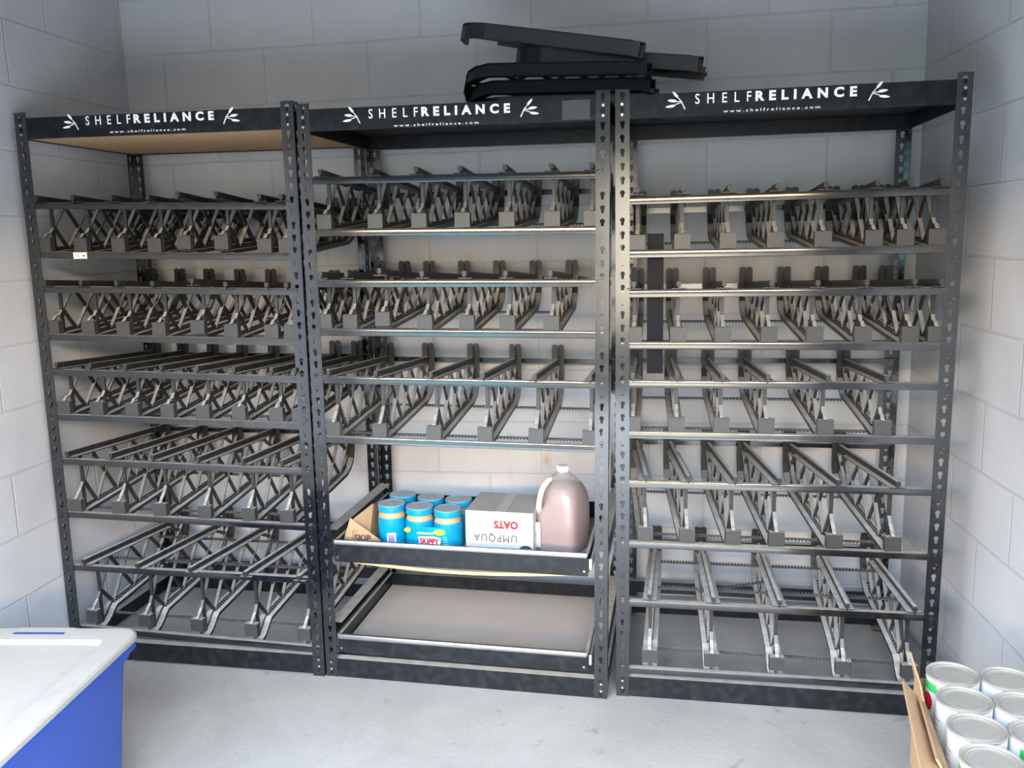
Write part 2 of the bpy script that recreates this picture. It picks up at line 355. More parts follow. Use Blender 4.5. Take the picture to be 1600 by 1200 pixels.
def keyhole_plate(b, fx, z0, z1, wdt):
    """perforated flange: fx maps (s across 0..wdt, t through 0..PT, z) to x,y,z"""
    n = 20; nh = int((z1-z0)/PITCH_H); ph = (z1-z0)/nh
    def hole(a):
        c, s = math.cos(a), math.sin(a); r = .0072
        if s >= -.25: return r*c, r*s+.004
        k = (-.25-s)/.75      # slot below the round top
        return c*r*(1-.0*k), s*(r+.0085*min(1, k*1.6))+.004
    for k in range(nh):
        zc = z0+(k+.5)*ph; ring_o = []; ring_h = []
        for i in range(n):
            a = 2*pi*(i+.5)/n; c, s = math.cos(a), math.sin(a)
            t = min((wdt/2)/abs(c) if abs(c) > 1e-6 else 9, (ph/2)/abs(s) if abs(s) > 1e-6 else 9)
            ring_o.append((wdt/2+c*t, zc+s*t)); hx, hz = hole(a)
            if s < -.25: hx = max(-.0042, min(.0042, hx))
            ring_h.append((wdt/2+hx, zc+hz))
        # add true corners by snapping nearest samples
        for cx in (0, wdt):
            for cz in (zc-ph/2, zc+ph/2):
                j = min(range(n), key=lambda i: (ring_o[i][0]-cx)**2+(ring_o[i][1]-cz)**2); ring_o[j] = (cx, cz)
        vs = []
        for rg in (ring_o, ring_h):
            for t in (0, PT): vs += [fx(q[0], t, q[1]) for q in rg]
        fs = []
        for i in range(n):
            j = (i+1) % n
            fs += [(i, j, 2*n+j, 2*n+i), (n+i, 3*n+i, 3*n+j, n+j), (2*n+i, 2*n+j, 3*n+j, 3*n+i)]
            if abs(ring_o[i][0]-ring_o[j][0]) < 1e-7: fs.append((i, n+i, n+j, j))
        b.add(vs, fs)
def post_mesh(sx, sy):
    """L post; sx=+1 the corner is at x=0 and flanges run to +x; sy likewise"""
    b = MB()
    keyhole_plate(b, lambda s, t, z: (sx*s, sy*t, z), .0, H, PW)
    keyhole_plate(b, lambda s, t, z: (sx*t, sy*(PT+s), z), .0, H, PW-PT)
    b.box(0 if sx > 0 else -PW-.001, PW+.001 if sx > 0 else 0, 0 if sy > 0 else -PW, PW if sy > 0 else 0, -.004, 0)
    return b.mesh('post', M['steel'], fix=False)
POSTM = {(sx, sy): post_mesh(sx, sy) for sx in (1, -1) for sy in (1, -1)}
# front bars: (z top at the left post, z top at the right post)
BARS = {0: [(1.555, 1.534), (1.400, 1.383), (1.289, 1.276), (1.134, 1.118), (1.018, 1.001), (.866, .853), (.714, .703), (.529, .518), (.339, .338), (.118, .097)],
        1: [(1.617, 1.613), (1.463, 1.459), (1.309, 1.308), (1.160, 1.158), (1.010, 1.009), (.820, .816)],
        2: [(1.536, 1.539), (1.386, 1.385), (1.272, 1.272), (1.121, 1.119), (1.007, 1.007), (.854, .852), (.702, .703), (.512, .511), (.322, .325), (.100, .103)]}
def front_bar_mesh(zl, zr):
    b = MB(); x0, x1 = PT+.001, W-PT-.001; h = .0215
    prof = [(.004, -h), (.0025, -h+.001), (.0022, -.005), (.0032, -.0015), (.006, 0), (.019, 0), (.019, -.0022), (.0075, -.0025), (.0045, -.006), (.0045, -h)]
    dz = zr-zl
    vs = [(x0, y, zl+z) for y, z in prof]+[(x1, y, zr+z) for y, z in prof]; n = len(prof)
    b.add(vs, [tuple(range(n)), tuple(range(2*n-1, n-1, -1))]+[(i, i+n, (i+1) % n+n, (i+1) % n) for i in range(n)])
    for x, z in ((x0, zl), (x1-.034, zr)): b.box(x, x+.034, .0027, .005, z-.042, z)
    return b
def wheat(b, cx, cz, s, mirror):
    def ell(dx, dz, l, w, ang):
        pts = []
        for i in range(14):
            a = 2*pi*i/14; x = math.cos(a)*l; z = math.sin(a)*w*(1-.25*math.cos(a)); c_, s_ = math.cos(ang), math.sin(ang)
            pts.append((cx+mirror*(dx+x*c_-z*s_)*s, cz+(dz+x*s_+z*c_)*s))
        b.prism(pts if mirror > 0 else pts[::-1], -.0004, .0004, axis='y')
    ell(-.2, .62, .36, .11, -.85+pi); ell(-.48, .12, .38, .12, -.12+pi); ell(-.62, -.34, .42, .11, .12+pi)
    def st(a, c, w):
        d = Vector((c[0]-a[0], c[1]-a[1])).normalized(); n = Vector((-d.y, d.x))*w
        q = [(a[0]+n.x, a[1]+n.y), (c[0]+n.x, c[1]+n.y), (c[0]-n.x, c[1]-n.y), (a[0]-n.x, a[1]-n.y)]
        q = [(cx+mirror*x*s, cz+z*s) for x, z in q]
        b.prism(q, -.0004, .0004, axis='y')
    st((.05, .32), (.30, .05), .04); st((-.15, .02), (.35, .04), .035); st((-.25, -.22), (.4, -.02), .035); st((.28, .08), (.62, -.62), .05)
ROOTS = []
RACKN = ['left', 'middle', 'right']
def rack(u):
    lab = ['black steel rack against the left wall, wooden board under its top', 'black steel rack in the middle with two pull-out trays',
           'black steel rack nearest the right wall, five levels of can tracks'][u]
    r = tag(empty('shelving_rack', UM[u]), lab, 'shelf rack', 'three black steel racks along the back wall'); ROOTS.append(r)
    for (x, y, sx, sy) in ((0, 0, 1, 1), (W, 0, -1, 1), (0, D, 1, -1), (W, D, -1, -1)):
        o = put(POSTM[(sx, sy)], 'post', r); o.location = (x, y, 0)
    # header, top frame, board
    z0, z1 = 1.750, 1.813
    b = MB(); prof = [(.0025, z0), (.0018, z0+.004), (.0018, z1), (.0045, z1), (.0045, z0+.004), (.018, z0+.002), (.018, z0), (.004, z0-.001)]
    b.prism(prof, PT+.001, W-PT-.001, axis='x'); hd = b.build('header', M['hdr'], r, angle=.5)
    ox = {0: 0, 1: 0.0, 2: 0}[u]
    tx = ((.246, .674), (.224, .646), (.2186, .6414))[u]; zc = (1.797, 1.793, 1.795)[u]; wl = tx[1]-tx[0]
    text_mesh('lettering', 'SHELF', M['white'], wl*.355, .027, .0008, 2.1, parent=hd, m=T(tx[0]+wl*.1775, .0012, zc))
    text_mesh('lettering', 'RELIANCE', M['white'], wl*.62, .027, .0045, 1.75, parent=hd, m=T(tx[0]+wl*.69, .0012, zc))
    text_mesh('web_address', 'www.shelfreliance.com', M['white'], .254, .0075, .0012, 1.5, parent=hd, m=T(tx[0]+wl*.48, .0012, zc-.036))
    for cx, mr_ in ((tx[0]-.047, 1), (tx[1]+.05, -1)):
        b = MB(); wheat(b, cx, zc-.006, .032, mr_); o = b.build('wheat_emblem', M['white'], hd); o.location = (0, .0012, 0)
    if u == 1:
        b = MB(); b.box(.795, .873, .0008, .0018, z0+.004, z1-.006); b.build('tape_patch', M['tapegrey'], hd)
    b = MB(); b.box(PT+.001, W-PT-.001, D-.0045, D-.0018, z0, z1); b.box(PT+.001, W-PT-.001, D-.02, D-.0045, z0, z0+.002); b.build('back_beam', M['beam'], r)
    for x in (PT+.0006, W-PT-.0031):
        b = MB(); b.box(x, x+.0025, .006, D-.006, z0, z1); b.build('side_beam', M['beam'], r)
    b = MB(); zt = z0+.0035 if u == 0 else z1-.016
    b.box(.008, W-.008, .008, D-.008, zt, zt+.014); b.build('top_board', M['particle'] if u == 0 else M['blackboard'], r)
    # base beams
    for y0, y1, nm in ((.0018, .0045, 'base_beam'), (D-.0045, D-.0018, 'base_beam')):
        b = MB(); b.box(PT+.001, W-PT-.001, y0, y1, .003, .066)
        if y0 < .1: b.box(PT+.001, W-PT-.001, y0, .030, .066, .0685)
        else: b.box(PT+.001, W-PT-.001, D-.03, y1, .066, .0685)
        b.build(nm, M['beam'], r)
    for x in (PT+.0006, W-PT-.0031):
        b = MB(); b.box(x, x+.0025, .006, D-.006, .003, .066); b.box(min(x, x+.0025-.022) if x > .5 else x, x+.0025 if x > .5 else x+.024, .006, D-.006, .066, .068); b.build('side_beam', M['beam'], r)
    for zl, zr in BARS[u]:
        front_bar_mesh(zl, zr).build('front_bar', M['steel'], r, angle=.6)
    for i in range(0, len(BARS[u]), 2):
        z = BARS[u][i][0]*.5+BARS[u][i][1]*.5-.02
        b = MB(); b.box(PT+.001, W-PT-.001, D-.0055, D-.003, z-.018, z); b.box(PT+.001, W-PT-.001, D-.017, D-.0055, z-.0025, z); b.build('back_bar', M['steel'], r)
    if u != 1:
        b = MB(); b.box(PT+.001, W-PT-.001, D-.0055, D-.003, .085, .135); b.box(PT+.001, W-PT-.001, D-.017, D-.0055, .133, .135); b.build('back_bar', M['steel'], r)
    # rivets at the header and base ends
    b = MB()
    for x in (.019, W-.019):
        for z in (1.79, 1.762, .03, .054):
            b.loft([[(x+.004*math.cos(a*pi/5), -.0001-d, z+.004*math.sin(a*pi/5)) for a in range(10)] for d in (0, .0012)])
    b.build('rivet', M['chrome'], r)
    return r
for u in range(3): rack(u)
# paper sticker on a bar of the left rack
r0 = ROOTS[0]
bars0 = [o for o in r0.children if o.name.startswith('front_bar')]
b = MB(); b.box(.158, .206, .0006, .0018, 1.3745, 1.3945); b.box(.165, .185, .0003, .0006, 1.383, 1.3845); b.box(.172, .186, .0003, .0006, 1.380, 1.3815)
o = b.build('paper_sticker', M['paper'], bars0[1]); o['label'] = 'small cream paper sticker'
for nm, (x0, x1, z0_, z1_) in {'sticker_marks': (.168, .182, 1.381, 1.387)}.items():
    b = MB(); b.prism([(x0, z1_+.002), (x0+.002, z1_+.003), (x1, z0_), (x1-.003, z0_)], .0002, .0005, axis='y'); b.box(.190, .199, .0002, .0005, 1.382, 1.386)
    b.build('printed_mark', plain('ink', (.05, .05, .05), .6), o)

# ------------------------------------------------------------------ lattice can dividers
def divider_meshes(dz, bottom=False):
    """side profile: y depth, z up; z=0 is the top of the lower front bar, dz the top of the upper front bar"""
    zt = dz+.024                                # top of the fin at the front
    def zfin(y): return zt-.036*(y+.02)/.58     # fin top
    if bottom: low = [(.030, -.012), (.045, -.010), (.062, -.003), (.080, .010), (.096, .026), (.112, .037), (.50, .076), (.545, .098), (.572, .128), (.586, .165)]
    else: low = [(.018, -.004), (.04, -.003), (.50, .029), (.545, .047), (.572, .072), (.585, .105)]
    top = dz+.036
    def zlow(y):
        for (y0, z0), (y1, z1) in zip(low, low[1:]):
            if y <= y1: return z0+(z1-z0)*(y-y0)/max(1e-6, y1-y0)
        return low[-1][1]
    out = {}
    hw = .0225
    b = MB()                                     # lower track + rear plate
    b.ribbon(low+[(.587, low[-1][1]+.03), (.587, top-.007)], -hw, hw, .003)
    for sx in (-1, 1):                           # two round lobes at the top of the rear plate
        cx = sx*hw/2; pts = [(cx+hw/2*(1 if abs(a-4) == 4 else .93)*math.cos(a*pi/8), top-.007+.008*math.sin(a*pi/8)**.6) for a in range(9)]
        b.prism(pts, .5855, .5885, axis='y')
    for sx in (-1, 1): b.ribbon([(y, z-.005) for y, z in low[1:]]+[(.587+.004, top-.02)], sx*hw-.001*sx-.001, sx*hw-.001*sx+.001, .010)
    b.ribbon([(y-.0, z+.008) for y, z in low[1:-1]]+[(.579, low[-1][1]+.01), (.580, top-.01)], -.0022, .0022, .014)
    y = .12
    while y < .54:
        z = zlow(y); b.box(-.0075, .0075, y-.0028, y+.0028, z+.001, z+.0085); y += .0125
    z = low[-1][1]
    for k in range(6):
        zz = z+(top-z)*(.15+k*.14); b.box(-hw, hw, .5885, .595, zz, zz+.002)
    out['lower_track'] = b.mesh('lower_track', M['plastic'])
    b = MB()                                     # upper track
    ys = [-.012, .575]
    b.ribbon([(y, zfin(y)-.0015) for y in ys], -.0055, .0055, .003)
    b.ribbon([(y, zfin(y)-.012) for y in ys], -.0018, .0018, .022)
    b.ribbon([(y, zfin(y)-.0205) for y in (-.006, .475)], -.0205, .0205, .003)
    y = -.01
    while y < .565:
        z = zfin(y); b.box(-.0062, .0062, y-.0025, y+.0025, z-.014, z-.0025); y += .0105
    out['upper_track'] = b.mesh('upper_track', M['plastic'])
    b = MB()                                     # X lattice between the tracks
    def lo(y): return zlow(min(y, .56))+.004
    def up(y): return zfin(y)-.022
    P_ = .118
    for k in range(5):
        a = .001+k*P_; c = a+P_
        if k == 0:
            m_ = (.060, (lo(.06)+up(.06))/2)
            b.bar(m_, (c, up(c)), .0115, .0045); b.bar(m_, (c, lo(c)), .0058, .0125)
        elif k == 4:
            c2 = .580; q = (c2-a)/P_
            b.bar((a, lo(a)), (c2, lo(a)+(up(c)-lo(a))*q), .0115, .0045); b.bar((a, up(a)), (c2, up(a)+(lo(c)+.02-up(a))*q), .0058, .0125)
        else:
            b.bar((a, lo(a)), (c, up(c)), .0115, .0045); b.bar((a, up(a)), (c, lo(c)), .0058, .0125)
    out['lattice'] = b.mesh('lattice', M['plastic'])
    b = MB()                                     # front strut and the lip down to the stop
    b.bar((.055, zlow(.055)), (.055, zfin(.055)-.018), .0105, .006)
    zk = (zlow(.06)+zfin(.06)-.018)/2
    zb = .043 if not bottom else .058
    b.ribbon([(.056, zk), (.040, zk-.018*(dz/.152)), (.022, zb+.012), (.015, zb+.004), (.006, zb)], -.0052, .0052, .0035)
    out['front_strut'] = b.mesh('front_strut', M['plastic'])
    b = MB()                                     # square stop cup
    z0 = .0008 if not bottom else .0168; h_ = .042
    b.box(-.0228, .0228, .0030, .0052, z0, z0+h_); b.box(-.0228, .0228, .0052, .0255, z0+h_-.0025, z0+h_)
    for sx in (-1, 1): b.box(sx*.0228-.0012-sx*.0012, sx*.0228+.0012-sx*.0012, .0052, .0255, z0, z0+h_)
    if bottom: b.box(-.004, .004, .022, .05, -.004, z0+.002)
    out['front_stop'] = b.mesh('front_stop', M['tab'])
    return out
def divider_proto(dz, bottom=False, mat=None):
    r = empty('can_track_divider')
    for k, me in divider_meshes(dz, bottom).items():
        if mat:
            me = me.copy(); me.materials.clear(); me.materials.append(mat)
        put(me, k, r)
    return r
PR = {'s': divider_proto(.152), 'm': divider_proto(.190), 'l': divider_proto(.226, True)}
used = set()
def place_divider(kind, m, label, group, bz=0):
    o = PR[kind]
    if kind in used: o = copy_tree(o)
    used.add(kind)
    o.matrix_world = m
    tag(o, label, 'can rack divider', group)
    return o
ORD = ['first', 'second', 'third', 'fourth', 'fifth', 'sixth', 'seventh', 'eighth']
LV = ['top', 'second', 'third', 'fourth', 'bottom']
DIV = {  # rack, level: (front x list, rear minus front x, kind, lower bar index)
 (0, 0): ([.055, .184, .316, .441, .542, .667, .809, .878], [0]*8, 's', 1), (0, 1): ([.055, .183, .307, .432, .566, .679, .814, .878], [0, -.007, -.01, -.008, -.017, -.01, -.01, -.003], 's', 3),
 (0, 2): ([.064, .185, .311, .437, .561, .685, .812, .888], [-.02, -.022, -.022, -.024, -.019, -.02, -.02, -.01], 's', 5), (0, 3): ([.069, .229, .379, .539, .694, .827], [-.01, -.01, -.01, -.015, -.01, 0], 'm', 7),
 (0, 4): ([.089, .288, .479, .674, .861], [.015]*5, 'l', 9),
 (1, 0): ([.069, .230, .366, .498, .631, .764, .878], [-.01]*7, 's', 1), (1, 1): ([.054, .137, .241, .374, .504, .628, .760], [-.02, -.007, -.017, -.018, -.017, -.008, -.01], 's', 3),
 (1, 2): ([.064, .217, .392, .553, .711, .874], [-.011, -.007, -.009, -.012, -.012, -.01], 'm', 5),
 (2, 0): ([.062, .189, .315, .443, .570, .703, .784, .865], [-.012]*8, 's', 1), (2, 1): ([.053, .180, .306, .434, .558, .686, .810, .878], [-.011, -.016, -.015, -.02, -.017, -.021, -.023, -.006], 's', 3),
 (2, 2): ([.050, .178, .307, .433, .596, .751], [-.011, -.017, -.017, -.016, -.017, -.003], 's', 5), (2, 3): ([.089, .213, .348, .472, .635, .796], [-.049, -.054, -.055, -.053, -.058, -.052], 'm', 7),
 (2, 4): ([.102, .292, .484, .675, .861], [.01, -.019, -.005, .012, -.006], 'l', 9)}
LIFT = {(0, 0, 4): .02, (0, 0, 5): .02, (0, 1, 4): .016, (1, 1, 2): .02}
def dividers():
    for (u, l), (xs, dr, kind, bi) in DIV.items():
        zl, zr = BARS[u][bi]; gap = BARS[u][bi-1][0]-zl
        for i, x in enumerate(xs):
            z = zl+(zr-zl)*(x/W)+.0006
            a = math.atan2(-dr[i], .59)
            # keep the rear plate clear of the rack's rear posts
            m = UM[u] @ T(x, 0, z) @ RZ(a)
            if (u, l, i) in LIFT: m = UM[u] @ T(x, 0, z+.001) @ RX(-LIFT[(u, l, i)]*.8) @ RZ(a); m.translation.z += .008
            n = len(xs)
            pos = 'leftmost' if i == 0 else 'rightmost' if i == n-1 else ORD[i]+' from the left'
            lvn = LV[l] if u != 1 else ['top', 'second', 'third'][l]
            extra = ', tipped up at the front' if (u, l, i) in LIFT else ''
            place_divider(kind, m, 'black lattice can divider, %s on the %s level of the %s rack' % (pos, lvn, RACKN[u])+(extra if pos in ('leftmost', 'rightmost') else ''),
                          'can dividers on the %s level of the %s rack' % (lvn, RACKN[u]))
dividers()

# ------------------------------------------------------------------ toothed spacer strips
def strip_mesh(L, up=True):
    b = MB(); b.box(0, L, -.0015, .0015, 0, .0045)
    n = int(L/.0105)
    for i in range(n):
        x = (i+.5)*L/n
        b.box(x-.0028, x+.0028, -.0015, .0015, .0045 if up else -.005, .0095 if up else 0)
    b.box(0, L, -.004, .004, -.0008, .0008)
    return b.mesh('toothed_strip', M['strip'])
def strips():
    for (u, l), (xs, dr, kind, bi) in DIV.items():
        zl, zr = BARS[u][bi]; lvn = LV[l] if u != 1 else ['top', 'second', 'third'][l]
        rows = [('front', .105, {'s': -.010, 'm': -.010, 'l': .016}[kind], False), ('rear', .49, {'s': .0105, 'm': .0105, 'l': .054}[kind], False)]
        if kind == 'l': rows += [('upper front', .16, .226-.030, True), ('upper rear', .43, .226-.046, True)]
        for nm, y, dzz, up in rows:
            z = (zl+zr)/2+dzz
            o = put(strip_mesh(xs[-1]-xs[0]+.02, up), 'toothed_strip'); o.matrix_world = UM[u] @ T(xs[0]-.01+dr[0]*y/.59, y, z)
            tag(o, 'thin toothed spacer strip, %s one on the %s level of the %s rack' % (nm, lvn, RACKN[u]), 'spacer strip', 'toothed spacer strips joining the can dividers')
strips()
o = put(strip_mesh(.25), 'toothed_strip'); o.matrix_world = UM[2] @ T(.262, .30, .232) @ RZ(.12) @ RY(-.16)
tag(o, 'loose toothed strip lying slanted between dividers at the bottom of the right rack', 'spacer strip', 'toothed spacer strips joining the can dividers')

# ------------------------------------------------------------------ pull-out trays of the middle rack
def tray(z0, zt, sag, y_front, name_lbl):
    r = ROOTS[1]
    t = empty('tray'); t.parent = r; t['label'] = name_lbl
    x0, x1 = .048, W-.060
    b = MB(); yf = y_front
    b.prism([(yf, z0), (yf, zt-.014), (yf-.004, zt-.008), (yf-.001, zt-.001), (yf+.005, zt), (yf+.012, zt-.003), (yf+.003, zt-.012), (yf+.003, z0)], x0, x1, axis='x')
    fr = b.build('front_rail', M['beam'], t, angle=.5)
    b = MB(); b.prism([(yf-.0046, zt-.0135), (yf-.0050, zt-.008), (yf-.0017, zt-.0002), (yf+.005, zt+.0011), (yf+.0125, zt-.002), (yf+.005, zt-.0005), (yf-.0008, zt-.0025), (yf-.0038, zt-.0085)], x0+.004, x1-.004, axis='x')
    b.build('pale_lip', M['lip'], fr, angle=.9)  # thin shell of paler, shinier metal over the rounded rail top
    b = MB(); 
    for x in (x0+.012, x1-.012): b.loft([[(x+.0035*math.cos(a*pi/5), yf-.0002-d, z0+.016+.0035*math.sin(a*pi/5)) for a in range(10)] for d in (0, .001)])
    b.build('rivet', M['chrome'], fr)
    b = MB(); b.box(x0, x1, .535, .538, z0, zt-.004); b.build('rear_rail', M['beam'], t)
    for x in (x0, x1-.0025):
        b = MB(); b.box(x, x+.0025, yf+.004, .535, z0+.004, zt-.004); b.box(x-.002 if x < .5 else x-.006, x+.008 if x < .5 else x+.0045, yf+.01, .535, zt-.006, zt-.004); b.build('side_rail', M['beam'], t)
    # board, sagging in the middle
    nx = 16; vs = []; fs = []
    for i in range(nx+1):
        s = i/nx; x = x0+.006+(x1-x0-.012)*s; dz = -sag*math.sin(pi*s)
        for y in (yf+.006, .533):
            d2 = dz*(1 if y < .2 else .7)
            vs += [(x, y, z0+.002+d2), (x, y, z0+.012+d2)]
    for i in range(nx):
        k = 4*i; fs += [(k+1, k+5, k+7, k+3), (k, k+2, k+6, k+4), (k, k+4, k+5, k+1), (k+2, k+3, k+7, k+6)]
    fs += [(0, 1, 3, 2), (4*nx, 4*nx+2, 4*nx+3, 4*nx+1)]
    b = MB(); b.add(vs, fs); me = b.mesh('tray_board', [M['particle_dust'], M['boardedge']])
    for pl in me.polygons:
        if pl.normal.z < .5: pl.material_index = 1
    put(me, 'tray_board', t)
    # slides
    for sx, x in ((1, x1+.002), (-1, x0-.012)):
        b = MB(); b.box(x, x+.009, yf+.012, .56, z0+.018, z0+.052); b.build('drawer_slide', M['chrome'], t)
    # dusty side angles of the rack that carry the slides
    zz = zt+.018 if zt > .3 else zt+.018
    for x, nm in ((.004, 'l'), (W-.044, 'r')):
        b = MB(); b.box(x, x+.040, .042, D-.04, zz-.003, zz); b.box(x if nm == 'l' else x+.037, x+.003 if nm == 'l' else x+.040, .008, D-.008, zz-.06, zz-.003)
        b.build('slide_support', M['beam'], r)
    return t
tray(.405, .479, .022, .000, 'upper tray with a sagging board')
tray(.094, .158, .0, -.006, 'lower tray, empty')

# ------------------------------------------------------------------ goods on the upper tray
U1 = UM[1]
TB = .4175     # board top at the places used
def board_top(x): return .405+.012-.022*math.sin(pi*min(1, max(0, (x-.054)/(.863-.054))))*.95
M['lidblue'] = dusty('turquoise_lid', (.005, .30, .50), .35, (.42, .45, .45), 1.0, .3, .8)
M['jarblue'] = plain('blue_label', (.0, .32, .55), .35, 0, .3, 30)
M['butter'] = plain('peanut_butter_in_plastic', (.50, .35, .19), .18, 0, .1, 30)
M['red'] = plain('red_print', (.62, .015, .03), .4)
M['yellow'] = plain('yellow_print', (.80, .72, .06), .4)
M['ink'] = plain('dark_ink', (.06, .06, .065), .5)
M['lilac'] = plain('barcode_lilac', (.35, .30, .62), .5)
M['card'] = plain('brown_cardboard', (.50, .32, .18), .8, 0, .08, 40, .1, 120)
M['box'] = plain('white_cardboard', (.70, .70, .71), .6, 0, .04, 12)
M['boxtop'] = plain('dusty_cardboard_top', (.46, .43, .39), .7, 0, .12, 8)
M['green'] = plain('green_print', (.05, .55, .14), .4)
M['lightblue'] = plain('pale_blue_print', (.25, .62, .85), .4)
def jar(x, y, label, z0=None, barcode=False):
    z = board_top(x)+.0032 if z0 is None else z0
    r = tag(empty('peanut_butter_jar', U1 @ T(x, y, z) @ RZ(random.uniform(-.1, .1))), label, 'jar', 'jars of peanut butter on the upper tray')
    b = MB(); b.lathe([(.040, 0), (.0445, .003), (.046, .010), (.046, .108), (.0445, .116), (.041, .124), (.041, .130)], 36); b.build('jar_body', M['butter'], r, angle=.7)
    b = MB(); n = 36
    for rr, mi in ((.0467, 0),):
        b.loft([[(rr*math.cos(2*pi*i/n), rr*math.sin(2*pi*i/n), zz) for i in range(n)] for zz in (.012, .110)], cap=False)
        b.loft([[(.0461*math.cos(2*pi*i/n), .0461*math.sin(2*pi*i/n), zz) for i in range(n)] for zz in (.110, .012)], cap=False)
    lb = b.build('label', M['jarblue'], r, angle=.7)
    def patch(a0, a1, z0, z1, mat, nm, par, rr=.0470):
        bb = MB(); k = 8; bb.loft([[(q*math.cos(a), q*math.sin(a), zz) for a, q in [(a0+(a1-a0)*i/k, rr) for i in range(k+1)]+[(a0+(a1-a0)*i/k, rr-.0004) for i in range(k, -1, -1)]] for zz in (z0, z1)])
        bb.build(nm, mat, par)
    if barcode:
        patch(-1.62, -.98, .020, .062, M['white'], 'barcode_field', lb); patch(-1.52, -1.08, .026, .056, M['lilac'], 'barcode', lb, .0473)
    b = MB(); b.lathe([(.0425, .128), (.0455, .129), (.046, .131), (.046, .150), (.0445, .1525), (.040, .1528), (.039, .1518)], 44)
    b.build('lid', M['lidblue'], r, angle=.5)
    return r
jar(.195, .155, 'peanut butter jar standing alone at the front left of the upper tray', barcode=True)
jar(.292, .155, 'front peanut butter jar of the shrink-wrapped pair, nearer the left')
jar(.388, .155, 'front peanut butter jar of the shrink-wrapped pair, beside the white carton')
jar(.200, .262, 'back row peanut butter jar, leftmost, behind the lone front jar')
jar(.300, .262, 'back row peanut butter jar in the middle')
jar(.398, .262, 'back row peanut butter jar next to the white carton')
def stadium(x0, x1, yc, r, n=14):
    pts = [(x1+r*math.cos(-pi/2+pi*i/n), yc+r*math.sin(-pi/2+pi*i/n)) for i in range(n+1)]+[(x0+r*math.cos(pi/2+pi*i/n), yc+r*math.sin(pi/2+pi*i/n)) for i in range(n+1)]
    return pts
def sleeve():
    z = board_top(.34)+.0036; b = MB(); po = stadium(.292, .388, .155, .0485); pi_ = stadium(.292, .388, .155, .0477)
    n = len(po); 
    top = [(.094+(.016*math.cos((q[0]-.34)/.145*pi) if False else 0)) for q in po]
    def zt(q): return .098-.012*math.cos((q[0]-.34)/.0965*pi)*(1 if q[1] < .155 else .2)
    vs = [(*q, .012) for q in po]+[(*q, zt(q)) for q in po]+[(*q, .012) for q in pi_]+[(*q, zt(q)) for q in pi_]
    fs = []
    for i in range(n):
        j = (i+1) % n; fs += [(i, j, n+j, n+i), (2*n+i, 3*n+i, 3*n+j, 2*n+j), (n+i, n+j, 3*n+j, 3*n+i), (i, 2*n+i, 2*n+j, j)]
    b.add(vs, fs)
    r = tag(empty('shrink_sleeve', U1 @ T(0, 0, z)), 'blue printed plastic sleeve holding two peanut butter jars together', 'packaging')
    sb = b.build('sleeve_band', M['jarblue'], r)
    y = .155-.0487
    b = MB(); b.prism([(.303, .030), (.372, .030), (.376, .062), (.350, .066), (.299, .064)], y-.0004, y, axis='y'); wb = b.build('white_banner', M['white'], sb)
    text_mesh('lettering', 'SKIPPY', M['red'], .066, .022, .004, 1.0, parent=wb, m=T(.337, y-.0008, .049))
    b = MB(); b.prism([(.372+.02*math.cos(a*pi/8), .081+.010*math.sin(a*pi/8)) for a in range(16)], y-.0004, y, axis='y'); b.build('yellow_flash', M['yellow'], sb)
    b = MB(); b.prism([(.262+.010*math.cos(a*pi/8)*1.1, .084+.008*math.sin(a*pi/8)) for a in range(16)], y+.001, y+.009, axis='y'); b.build('yellow_flash', M['yellow'], sb)
    text_mesh('small_lettering', 'CREAMY', M['yellow'], .06, .008, .002, parent=sb, m=T(.325, y-.0006, .076))
    b = MB()
    for k in range(4): b.box(.384, .402-.002*k, y-.0002, y+.0003, .040+.008*k, .043+.008*k)
    b.build('print_lines', M['lightblue'], sb)
sleeve()
def jar_tray():
    z = board_top(.25)
    r = tag(empty('cardboard_tray', U1 @ T(0, 0, z)), 'low brown cardboard tray with torn flaps around the jars', 'cardboard tray')
    z = .0005
    b = MB(); b.box(.128, .446, .100, .318, 0, .0025); b.build('tray_floor', M['card'], r)
    def sheet(vs, nm, th=.0025):
        n_ = (Vector(vs[1])-Vector(vs[0])).cross(Vector(vs[2])-Vector(vs[0])).normalized()*th; k = len(vs)
        bb = MB(); bb.add(list(vs)+[tuple(Vector(v)+n_) for v in vs], [tuple(range(k)), tuple(range(2*k-1, k-1, -1))]+[(i, (i+1) % k, (i+1) % k+k, i+k) for i in range(k)])
        return bb.build(nm, M['card'], r)
    sheet([(.1275, .090, .002), (.1275, .300, .002), (.121, .300, .105), (.123, .170, .148), (.084, .084, .120)], 'side_flap')
    fl = sheet([(.190, .0755, .003), (.056, .0755, .003), (.052, .0755, .050), (.078, .0755, .126), (.178, .0755, .056)], 'front_flap')
    b = MB(); y_ = .0727
    for x0_, x1_, z0_, z1_ in ((.086, .0872, .042, .084), (.086, .104, .083, .0842), (.086, .168, .042, .0432)): b.box(x0_, x1_, y_-.0003, y_+.0004, z0_, z1_)
    b.build('stamp_frame', M['ink'], fl)
    text_mesh('lettering', 'SKIP', M['ink'], .056, .023, .002, parent=fl, m=T(.119, y_, .060))
    b = MB(); b.prism([(.100, .002), (.098, .030), (.318, .040), (.318, .002)], .4475, .450, axis='x'); b.build('side_flap', M['card'], r)
jar_tray()
